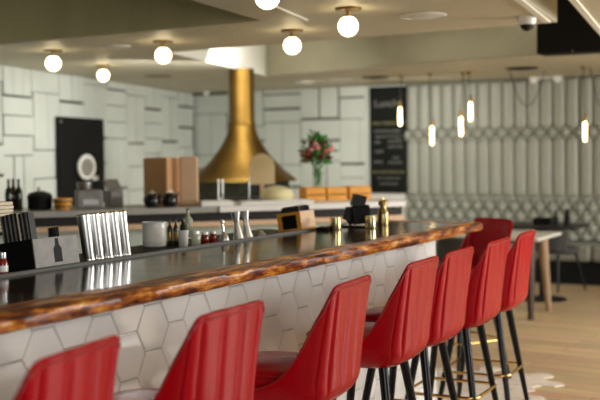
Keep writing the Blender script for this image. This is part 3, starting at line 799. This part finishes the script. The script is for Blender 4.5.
# left side of the pass: box, kettles, bowl, bottles, appliances
pa = cpt(165, 203, .30)
t = thing('cardboard_box', 'tall brown box on the left of the pass behind the dark kettles', 'box', (pa.x-.02, pa.y+.06, 1.1005), math.radians(-4))
MB().box((-.055, .02, .19), (.24, .20, .38)).build('carton', CARD, t, smooth=False, bevel=.004)
MB().box((-.055, .02, .384), (.20, .16, .006)).build('lid_flap', CARDPALE, t, smooth=False)
t = thing('tall_board', 'tall pale tan board standing beside the brown box', 'board', (pa.x+.165, pa.y+.10, 1.1005), math.radians(28))
MB().box((0, 0, .195), (.145, .03, .39)).build('panel', CARDPALE, t, smooth=True, bevel=.012)
MB().box((0, .05, .01), (.10, .10, .02)).build('foot', CARDPALE, t, smooth=False)
def kettle(px, lab):
    p = cpt(px, 205, .16); t = thing('kettle', lab, 'kettle', (p.x, p.y, 1.1005), crz+.6, 'dark kettles on the pass')
    MB().lathe([(.035, 0), (.054, .012), (.062, .05), (.052, .09), (.036, .105), (.034, .11)], seg=28).build('body', BLACKGLOSS, t)
    MB().lathe([(.036, .11), (.03, .118), (.006, .122), (.008, .134), (.001, .138)], seg=24).build('lid', STEEL, t)
    MB().tube([(.055, 0, .05), (.085, 0, .08), (.10, 0, .105)], [.014, .009, .007], 10).build('spout', BLACKGLOSS, t)
    MB().tube([(-.05, 0, .085), (-.085, 0, .08), (-.09, 0, .05), (-.058, 0, .03)], .006, 8).build('handle', BLACKGLOSS, t)
kettle(152, 'dark glossy kettle on the pass, left of the pair before the brown box')
kettle(170, 'dark glossy kettle on the pass, right of the pair before the tan board')
p = cpt(63, 214, .25)
t = thing('wooden_bowl', 'small banded wooden tub on the left end of the pass', 'bowl', (p.x, p.y, 1.1005))
MB().lathe([(.055, 0), (.066, .035), (.074, .085), (.068, .085), (.06, .035), (.05, .01), (.001, .01)], seg=28).build('tub', WOODORANGE, t)
for z, rr in ((.022, .0635), (.062, .0715)): MB().lathe([(rr, z-.006), (rr+.003, z-.006), (rr+.003, z+.006), (rr, z+.006)], seg=28, cap=False).build('hoop', WOODDARK, t)
def bottle(loc, h, r_, m, label, group=None, label_m=None):
    t = thing('bottle', label, 'bottle', loc, 0, group)
    gb = MB().lathe([(r_*.9, 0), (r_, .006), (r_, h*.58), (r_*.75, h*.68), (r_*.36, h*.76), (r_*.34, h*.95), (r_*.42, h*.955), (r_*.42, h*.97)], seg=20).build('glass_body', m, t)
    MB().lathe([(r_*.40, h*.965), (r_*.40, h), (.001, h)], seg=16).build('cap', BLACK, t)
    if label_m: MB().lathe([(r_*1.01, h*.18), (r_*1.02, h*.19), (r_*1.02, h*.48), (r_*1.01, h*.49)], seg=20, cap=False).build('paper_label', label_m, gb)
    return t
for i, (px, m, lab) in enumerate(((9, GREENGLASS, 'dark bottle farthest left on the pass'), (13.5, AMBER, 'amber bottle between two dark ones at the left end of the pass'), (19, GREENGLASS, 'dark bottle nearest the black pot on the pass'))):
    p = cpt(px, 206, .35+.05*(i % 2)); bottle((p.x, p.y, 1.1005), .235, .028, m, lab, 'bottles at the left end of the pass')
p = cpt(40, 210, .35)
t = thing('stock_pot', 'black pot with a pale lid knob at the left end of the pass', 'pot', (p.x, p.y, 1.1005))
MB().lathe([(.08, 0), (.092, .01), (.095, .10), (.09, .105)], seg=32).build('pot_body', BLACK, t)
MB().lathe([(.094, .105), (.08, .125), (.03, .14), (.001, .142)], seg=32).build('lid', CHARCOAL, t)
MB().sphere((0, 0, .155), .018).build('knob', WHITE, [c_ for c_ in t.children if c_.name.startswith('lid')][0])
for sx in (-1, 1): MB().tube([(sx*.09, -.03, .085), (sx*.12, 0, .088), (sx*.09, .03, .085)], .008, 8).build('handle', BLACK, t)
p = cpt(89, 206, .35)
t = thing('kitchen_scale', 'grey kitchen machine with a tilted lid below the round mirror', 'kitchen machine', (p.x, p.y, 1.1005), crz)
MB().box((0, 0, .07), (.20, .16, .14)).build('body', GREYPLATE, t, smooth=False, bevel=.012)
MB().box((.0, -.083, .05), (.12, .008, .04)).build('control_panel', DULLSTEEL, t, smooth=False)
MB().lathe([(.05, .14), (.055, .15), (.06, .20), (.001, .20)], (-.03, 0, 0), 24).build('hopper', DULLSTEEL, t)
p = cpt(114, 206, .42)
t = thing('steel_bin', 'olive grey open bin beside the grey kitchen machine on the pass', 'bin', (p.x, p.y, 1.1005), crz+.2)
MB().box((0, 0, .065), (.11, .13, .13)).build('bin_body', GREYPLATE, t, smooth=False, bevel=.008)
mb = MB(); mb.box((0, 0, 0), (.115, .135, .01)); mb.bm.transform(Matrix.Translation((0, .02, .175)) @ Matrix.Rotation(math.radians(35), 4, 'X')); mb.build('tilted_lid', GREYPLATE, t, smooth=False)
# black board with the round mirror, on the left wall
def wallM(yw, z):   # frame whose x runs along the wall (away from the camera), y out of it
    k = (yw-LW0.y)/ldir.y; p = LW0+ldir*k
    return p
pw0 = wallM(8.36, 0); pw1 = wallM(9.41, 0); pc = (pw0+pw1)/2+lnorm*.062
ang = math.atan2(-ldir.y, -ldir.x)
t = thing('wall_board', 'tall plain black board fixed on the pale left wall', 'board', (pc.x, pc.y, .98), ang)
MB().box((0, 0, .465), ((pw1-pw0).length, .03, .93)).build('panel', BLACK, t, smooth=False, bevel=.004)
MB().box((-.5, -.018, .88), (.05, .008, .03)).build('clip', DULLSTEEL, t, smooth=False)
# its outward side
out = -1 if (Matrix.Rotation(ang, 3, 'Z') @ Vector((0, -1, 0))).dot(lnorm) > 0 else 1
pm = wallM(8.85, 0)+lnorm*.085
t = thing('round_mirror', 'round white-rimmed mirror in front of the black wall board', 'mirror', (pm.x+.05, pm.y, 1.385), ang-math.radians(16)*(1 if out < 0 else -1))
M_ = Matrix.Rotation(PI/2*(1 if out < 0 else -1), 4, 'X')
MB().lathe([(.001, .012), (.09, .012), (.098, .012)], seg=40, M=M_, cap=False).build('glass', STEEL, t)
MB().lathe([(.095, 0), (.135, 0), (.135, .018), (.095, .018)], seg=40, M=M_, cap=False).build('frame', WHITE, t)
pm2 = wallM(9.15, 0)+lnorm*.085
t = thing('highlight_slip', 'small white highlight low on the black wall board, modelled as a slip', 'glint', (pm2.x, pm2.y, 1.26), ang)
MB().box((0, 0, 0), (.13, .006, .05)).build('slip', WHITE, t, smooth=False)  # white slip stands in for a bright highlight on the board
MB().box((0, -.004*1, .02), (.02, .006, .012)).build('clip', DULLSTEEL, t, smooth=False)

# ------------------------------------------------------------------ ledge behind the bar with jars
t = thing('back_ledge', 'dark service ledge running behind the bar rail', 'ledge', (-3.17, 3.2, 0))
MB().box((0, 0, 1.015), (.48, 5.2, .03)).build('shelf', BLACK, t, smooth=False, bevel=.004)
MB().box((.02, 0, .5), (.40, 5.1, .998)).build('cabinet', CHARCOAL, t, smooth=False)
ZL = 1.0305
def onl(px, py=246): return at_z(px, py, ZL)
p = at_z(150, 247, ZL); 
t = thing('white_crock', 'ridged white ceramic crock on the dark ledge behind the bar', 'crock', (p.x, p.y+.04, ZL))
MB().lathe([(.056, 0), (.062, .006), (.0635, .03), (.062, .032), (.0635, .06), (.062, .062), (.0635, .09), (.062, .092), (.063, .122), (.058, .122), (.056, .02), (.001, .012)], seg=36).build('pot', WHITE, t)
MB().lathe([(.0630, .120), (.066, .122), (.066, .128), (.058, .128)], seg=36, cap=False).build('rim', WHITE, t)
for i, (px, lab) in enumerate(((170, 'slim dark bottle just right of the white crock'), (176, 'second slim dark bottle from the white crock'))):
    p = at_z(px, 246, ZL); bottle((p.x, p.y, ZL), .15, .0145, GREENGLASS, lab, 'slim bottles on the ledge', OLDBRASS)
p = at_z(183.5, 247, ZL)
t = thing('white_cup', 'tapered white cup holding a dark bottle top on the ledge behind the bar', 'cup', (p.x, p.y, ZL))
MB().lathe([(.020, 0), (.023, .004), (.029, .088), (.026, .088), (.02, .01), (.001, .008)], seg=28).build('cup', WHITE, t)
MB().lathe([(.018, .012), (.018, .11), (.009, .125), (.009, .145), (.001, .146)], seg=18).build('dark_insert', GREENGLASS, t)
def jar(px, py, m, r_, h, lab, lidm=STEEL):
    p = at_z(px, py, ZL); t = thing('jar', lab, 'jar', (p.x, p.y, ZL), 0, 'small jars on the ledge')
    MB().lathe([(r_*.92, 0), (r_, .005), (r_, h*.75), (r_*.8, h*.84)], seg=24).build('jar_body', m, t)
    MB().lathe([(r_*.84, h*.83), (r_*.84, h), (.001, h)], seg=24).build('lid', lidm, t)
jar(196, 245.5, JARPALE, .024, .075, 'pale jar beside the white cup on the ledge')
jar(205, 244, SAUCE, .020, .062, 'small dark red jar next to the pale jar on the ledge')
jar(213, 243, SAUCE, .020, .062, 'small dark red jar nearest the steel pouring bulb')
p = cpt(186, 220, .10, 1.0)
bp = bottle((at_z(187, 240, ZL).x-.10, at_z(187, 240, ZL).y+.16, ZL), .165, .026, JARPALE, 'pale green bottle standing behind the white cup')

# ------------------------------------------------------------------ things on the drip rail and the bar top
TILT = RT
def onrail(name, x, y, label, cat, group=None, rz=0):
    return thing(name, label, cat, (x, y, railz(x)+.0008), rz, group, TILT)
# shaker tins, two staggered rows
def make_tin():
    t = thing('shaker_tin', '', 'shaker tin')
    MB().lathe([(.027, 0), (.029, .003), (.0345, .185), (.0358, .192), (.0345, .196), (.0330, .190), (.026, .012), (.001, .010)], seg=36).build('cup', STEEL, t)
    MB().lathe([(.0345, .1915), (.0368, .194), (.0345, .1975)], seg=36, cap=False).build('rolled_rim', GOLD, t)
    MB().lathe([(.0283, 0.0), (.0300, .002), (.0305, .012), (.0292, .014)], seg=36, cap=False).build('weighted_base', STEEL, t)
    return t
tin = make_tin()
TN = [(-2.815, 3.405+.061*k, lab) for k, lab in enumerate((
    'steel shaker tin standing right against the grey caddy', 'steel shaker tin second from the grey caddy', 'steel shaker tin in the middle of the row of five',
    'steel shaker tin second from the white crock end of the row', 'steel shaker tin at the far right end of the row'))]
for i, (x, y, lab) in enumerate(TN):
    o = tin if i == 0 else copy_tree(tin)
    o.location = (x, y, railz(x)+.0008); o.rotation_euler = (0, TILT, 0); o.scale = (.79, .79, 1.0); tag(o, lab, 'shaker tin', 'shaker tins on the bar rail')
# bar caddy
cx, cy = -2.897, 3.205
t = onrail('bar_caddy', cx, cy, 'black bar caddy with a grey front and a dark bottle emblem', 'caddy')
CW, CD, CH = .19, .255, .118    # x, y, z
for a, b, nm, m in (((-CW/2, -CD/2, 0), (CW/2, CD/2, .006), 'base', BLACK), ((CW/2-.006, -CD/2, 0), (CW/2, CD/2, CH), 'front_panel', GREYPLATE),
                    ((-CW/2, -CD/2, 0), (-CW/2+.006, CD/2, CH), 'back_panel', BLACK), ((-CW/2, -CD/2, 0), (CW/2-.0065, -CD/2+.006, CH), 'end_panel', BLACK),
                    ((-CW/2, CD/2-.006, 0), (CW/2-.0065, CD/2, CH), 'end_panel', BLACK), ((-CW/2, -.01, 0), (CW/2-.0065, -.004, CH*.9), 'divider', BLACK)):
    MB().box2(a, b).build(nm, m, t, smooth=False, bevel=.0012)
bpoly = [(-.022, .018), (.022, .018), (.022, .072), (.010, .086), (.008, .112), (-.008, .112), (-.010, .086), (-.022, .072)]
mb = MB(); mb.prism(bpoly, 0, .0015); mb.bm.transform(Matrix(((0, 0, 1, CW/2), (1, 0, 0, .005), (0, 1, 0, 0), (0, 0, 0, 1)))); mb.build('bottle_emblem', BLACK, [c_ for c_ in t.children if c_.name.startswith('front_panel')][0], smooth=False)
Mc = Matrix.Translation((cx, cy, railz(cx)+.0008)) @ Matrix.Rotation(TILT, 4, 'Y')
# black cards with pale edges standing in the near half, cream napkins behind them
rr = random.Random(4)
def incaddy(name, mb, m, x, y, z, label, cat, group=None, rx=0, ry=0, bevel=0):
    o = mb.build(name, m, smooth=False, bevel=bevel)
    o.matrix_world = Mc @ Matrix.Translation((x, y, z)) @ Matrix.Rotation(ry, 4, 'Y') @ Matrix.Rotation(rx, 4, 'X')
    return tag(o, label, cat, group)
n = 14
for k in range(n):
    x = .076-k*.0108
    mb = MB(); mb.box((0, -.028, .112), (.0060, .032, .215+rr.uniform(-.006, .006)))
    if k in (5,): m = PAPER
    else: m = CHARCOAL if k % 2 == 0 else GREYPLATE
    incaddy('bill_card', mb, m, x, -.0655, .0075, 'stiff card in the packed row of dark cards in the black caddy' if k != 5 else 'one cream card among the dark cards in the black caddy', 'card', 'cards in the bar caddy' if k != 5 else None, ry=math.radians(-2))
for k in range(14):
    mb = MB(); mb.tube([(0, 0, 0), (0, 0, .150)], .0032, 8)
    a = k*2.4; rad = .0058*math.sqrt(k+.3)
    incaddy('drinking_straw', mb, BLACKGLOSS if k % 3 else GREYPLATE, .055+rad*math.cos(a), .035+rad*math.sin(a), .0065, 'dark drinking straw in the bundle in the far half of the caddy', 'straw', 'straws in the bar caddy', rx=math.radians(-3))
for k in range(6):
    mb = MB(); mb.box((0, 0, .0), (.11, .085, .0045))
    o = mb.build('cocktail_napkin', PAPER, smooth=False); 
    o.matrix_world = Mc @ Matrix.Translation((-.03, .068, .0085+k*.0048)) 
    tag(o, 'cream napkin in the small stack inside the far half of the caddy', 'napkin', 'napkins in the bar caddy')
# cream stack behind the caddy
p = (-3.14, 3.16)
for k in range(8):
    o = MB().box((0, 0, .0075), (.16, .15, .014)).build('folded_napkin', PAPER, smooth=False, bevel=.004)
    o.location = (p[0]+rr.uniform(-.004, .004), p[1]+rr.uniform(-.004, .004), ZL+.175+k*.0152); tag(o, 'folded cream napkin in the tall stack behind the dark cards', 'napkin', 'cream napkins behind the caddy')
t = thing('napkin_stand', 'black stand holding the cream napkins behind the caddy', 'stand', (p[0], p[1], ZL))
MB().box((0, 0, .169), (.17, .16, .01)).build('tray', BLACK, t, smooth=False)
for sx in (-1, 1):
    for sy in (-1, 1): MB().box((sx*.075, sy*.07, .082), (.012, .012, .164)).build('leg', BLACK, t, smooth=False)
# sauce bottle at the left edge
p = at_z(2.5, 276, BZ)
t = thing('sauce_jar', 'small jar of red sauce with a steel lid at the left edge of the bar', 'jar', (p.x, p.y, BZ+.0005))
MB().lathe([(.018, 0), (.021, .004), (.021, .048), (.015, .062), (.013, .068)], seg=28).build('jar_body', SAUCE, t)
MB().lathe([(.0150, .064), (.0155, .066), (.0155, .086), (.001, .088)], seg=28).build('lid', STEEL, t)
MB().lathe([(.0212, .016), (.0214, .017), (.0214, .038), (.0212, .039)], seg=28, cap=False).build('paper_label', WHITE, t)
# jiggers and pourer
def jigger(y, x, lab):
    t = onrail('jigger', x, y, lab, 'jigger', 'steel jiggers on the rail'); t.scale = (1.25, 1.25, 1)
    MB().lathe([(.0225, 0), (.0222, .002), (.0105, .085), (.0100, .088)], seg=28).build('lower_cone', STEEL, t)
    MB().lathe([(.0100, .088), (.0108, .091), (.0200, .142), (.0182, .142), (.009, .094), (.001, .094)], seg=28).build('upper_cone', STEEL, t)
    MB().lathe([(.0098, .086), (.0125, .088), (.0098, .091)], seg=28, cap=False).build('waist_ring', STEEL, t)
jigger(4.575, -2.815, 'tall steel double jigger, left of the pair on the rail')
jigger(4.665, -2.815, 'tall steel double jigger, right of the pair on the rail')
t = onrail('pouring_bulb', -2.82, 4.45, 'small steel bulb with a long knobbed stem left of the jiggers', 'bar tool')
MB().lathe([(.018, 0), (.024, .006), (.022, .026), (.009, .046), (.006, .052)], seg=28).build('bulb', STEEL, t)
MB().tube([(0, 0, .050), (0, 0, .095)], .0055, 12).build('stem', STEEL, t)
MB().sphere((0, 0, .100), .0105, 1, 1, 1.3).build('knob', STEEL, t)
t = onrail('citrus_press', -2.845, 4.83, 'small dull grey cone on the rail right of the jiggers', 'bar tool')
MB().lathe([(.038, 0), (.036, .010), (.022, .028), (.004, .036), (.001, .036)], seg=20).build('cone', DULLSTEEL, t)
MB().lathe([(.038, 0), (.041, .001), (.041, .005), (.037, .006)], seg=20, cap=False).build('rim', DULLSTEEL, t)
# wooden napkin box
bx, by = -2.872, 5.31; BW, BD, BH = .15, .17, .108
t = thing('napkin_box', 'pale wooden box with a dark square opening and black straws on the bar rail', 'wooden box', (bx, by, 1.0838), 0, None, TILT)
t.location.z = railz(bx)+.001
th_ = .012
for a, b, nm, m in (((-BW/2, -BD/2, 0), (BW/2, BD/2, th_), 'base', WOODORANGE), ((BW/2-th_, -BD/2+.001, th_), (BW/2, BD/2, BH), 'side_panel', WOODLIGHT),
                    ((-BW/2, -BD/2+.001, th_), (-BW/2+th_, BD/2, BH), 'side_panel', WOODORANGE), ((-BW/2+th_, BD/2-th_, th_), (BW/2-th_, BD/2, BH), 'back_panel', WOODORANGE),
                    ((-BW/2+th_, -BD/2+.02, th_), (BW/2-th_, -BD/2+.026, BH-.02), 'recess_panel', BLACK)):
    MB().box2(a, b).build(nm, m, t, smooth=False, bevel=.0015)
mb = MB()   # front frame round the opening
mb.box2((-BW/2, -BD/2-.004, 0), (-BW/2+.026, -BD/2+.006, BH)); mb.box2((BW/2-.026, -BD/2-.004, 0), (BW/2, -BD/2+.006, BH))
mb.box2((-BW/2+.026, -BD/2-.004, 0), (BW/2-.026, -BD/2+.006, .014)); mb.box2((-BW/2+.026, -BD/2-.004, BH-.016), (BW/2-.026, -BD/2+.006, BH))
mb.build('front_frame', WOODORANGE, t, smooth=False)
cu = []
mb = MB()
for rad, z in ((.018, .055), (.010, .055)):
    mb.tube([(BW/2+.0004, rad*math.cos(2*PI*k/20), z+rad*math.sin(2*PI*k/20)) for k in range(20)], .0009, 4, closed=True)
mb.build('burnt_emblem', CARD, t)
Mb = Matrix.Translation(t.location) @ Matrix.Rotation(TILT, 4, 'Y')
for k in range(9):
    o = MB().box((0, 0, 0), (.012, .125, .05)).build('black_napkin', CHARCOAL if k % 2 else BLACKGLOSS, smooth=False, bevel=.002)
    o.matrix_world = Mb @ Matrix.Translation((-.052+k*.0129, .004, .113+.004*(k % 2))) @ Matrix.Rotation(math.radians(4), 4, 'Y')
    tag(o, 'folded black napkin packed upright in the wooden box on the rail', 'napkin', 'black napkins in the wooden box')
# gold votives
def votive(px, py, lab):
    p = at_z(px, py, BZ); t = thing('votive_cup', lab, 'candle cup', (p.x, p.y, BZ+.0005), 0, 'gold candle cups on the bar')
    MB().lathe([(.030, 0), (.031, .003), (.031, .074), (.028, .074), (.027, .01), (.001, .008)], seg=32).build('cup', PALEGOLD, t)
    MB().lathe([(.026, .012), (.026, .045), (.001, .045)], seg=24).build('wax', PAPER, t)
votive(335.5, 230.5, 'gold candle cup on the bar between the wooden box and the black caddy')
votive(370.5, 229, 'gold candle cup on the bar in front of the gold pepper mill')
p = at_z(383, 225.5, BZ)
GB2 = mat('mill_gold', (0.36, 0.27, 0.12), 0.25, 1.0)
t = thing('gold_mill', 'tall gold flask-shaped mill near the far end of the bar', 'pepper mill', (p.x, p.y, BZ+.0005))
MB().lathe([(.033, 0), (.034, .004), (.034, .06), (.030, .085), (.020, .105), (.019, .118)], seg=32).build('body', GB2, t)
MB().lathe([(.019, .118), (.027, .122), (.027, .142), (.022, .146), (.018, .150)], seg=32, cap=False).build('head', OLDBRASS, t)
MB().lathe([(.018, .149), (.008, .154), (.007, .162), (.001, .165)], seg=20).build('knob', GOLD, t)
# black angular caddy: two tilted black boxes on a base
p = at_z(360, 227, BZ)
t = thing('angular_caddy', 'black holder of tilted square compartments on the bar', 'caddy', (p.x-.03, p.y+.02, BZ+.0005), math.radians(6))
def obox(nm, c, d_, ry, rz, m, k=.0):
    mb = MB(); mb.box((0, 0, 0), d_); mb.bm.transform(Matrix.Translation(c) @ Matrix.Rotation(rz, 4, 'Z') @ Matrix.Rotation(ry, 4, 'Y'))
    return mb.build(nm, m, t, smooth=False, bevel=.003)
MB().box((0, 0, .005), (.15, .12, .01)).build('base', BLACKGLOSS, t, smooth=False, bevel=.002)
obox('compartment', (.022, .0, .072), (.105, .105, .105), math.radians(-6), .5, BLACK)
obox('side_compartment', (-.052, .0, .075), (.05, .09, .075), math.radians(18), .3, CHARCOAL)
obox('upper_compartment', (.012, 0.0, .152), (.075, .075, .072), math.radians(14), .55, CHARCOAL)
obox('divider', (-.045, 0, .035), (.03, .08, .05), math.radians(-30), .3, BLACK)
# remote/phone lying behind the wooden box
p = at_z(322, 230.5, BZ)
t = thing('card_reader', 'flat black card reader lying on the bar beside the wooden box', 'card reader', (-2.715, p.y+.02, BZ+.0005), .2)
MB().box((0, 0, .010), (.07, .11, .018)).build('case', BLACK, t, smooth=False, bevel=.004)
MB().box((0, .02, .0200), (.055, .05, .002)).build('screen', BLACKGLOSS, t, smooth=False)

bpy.context.view_layer.update()
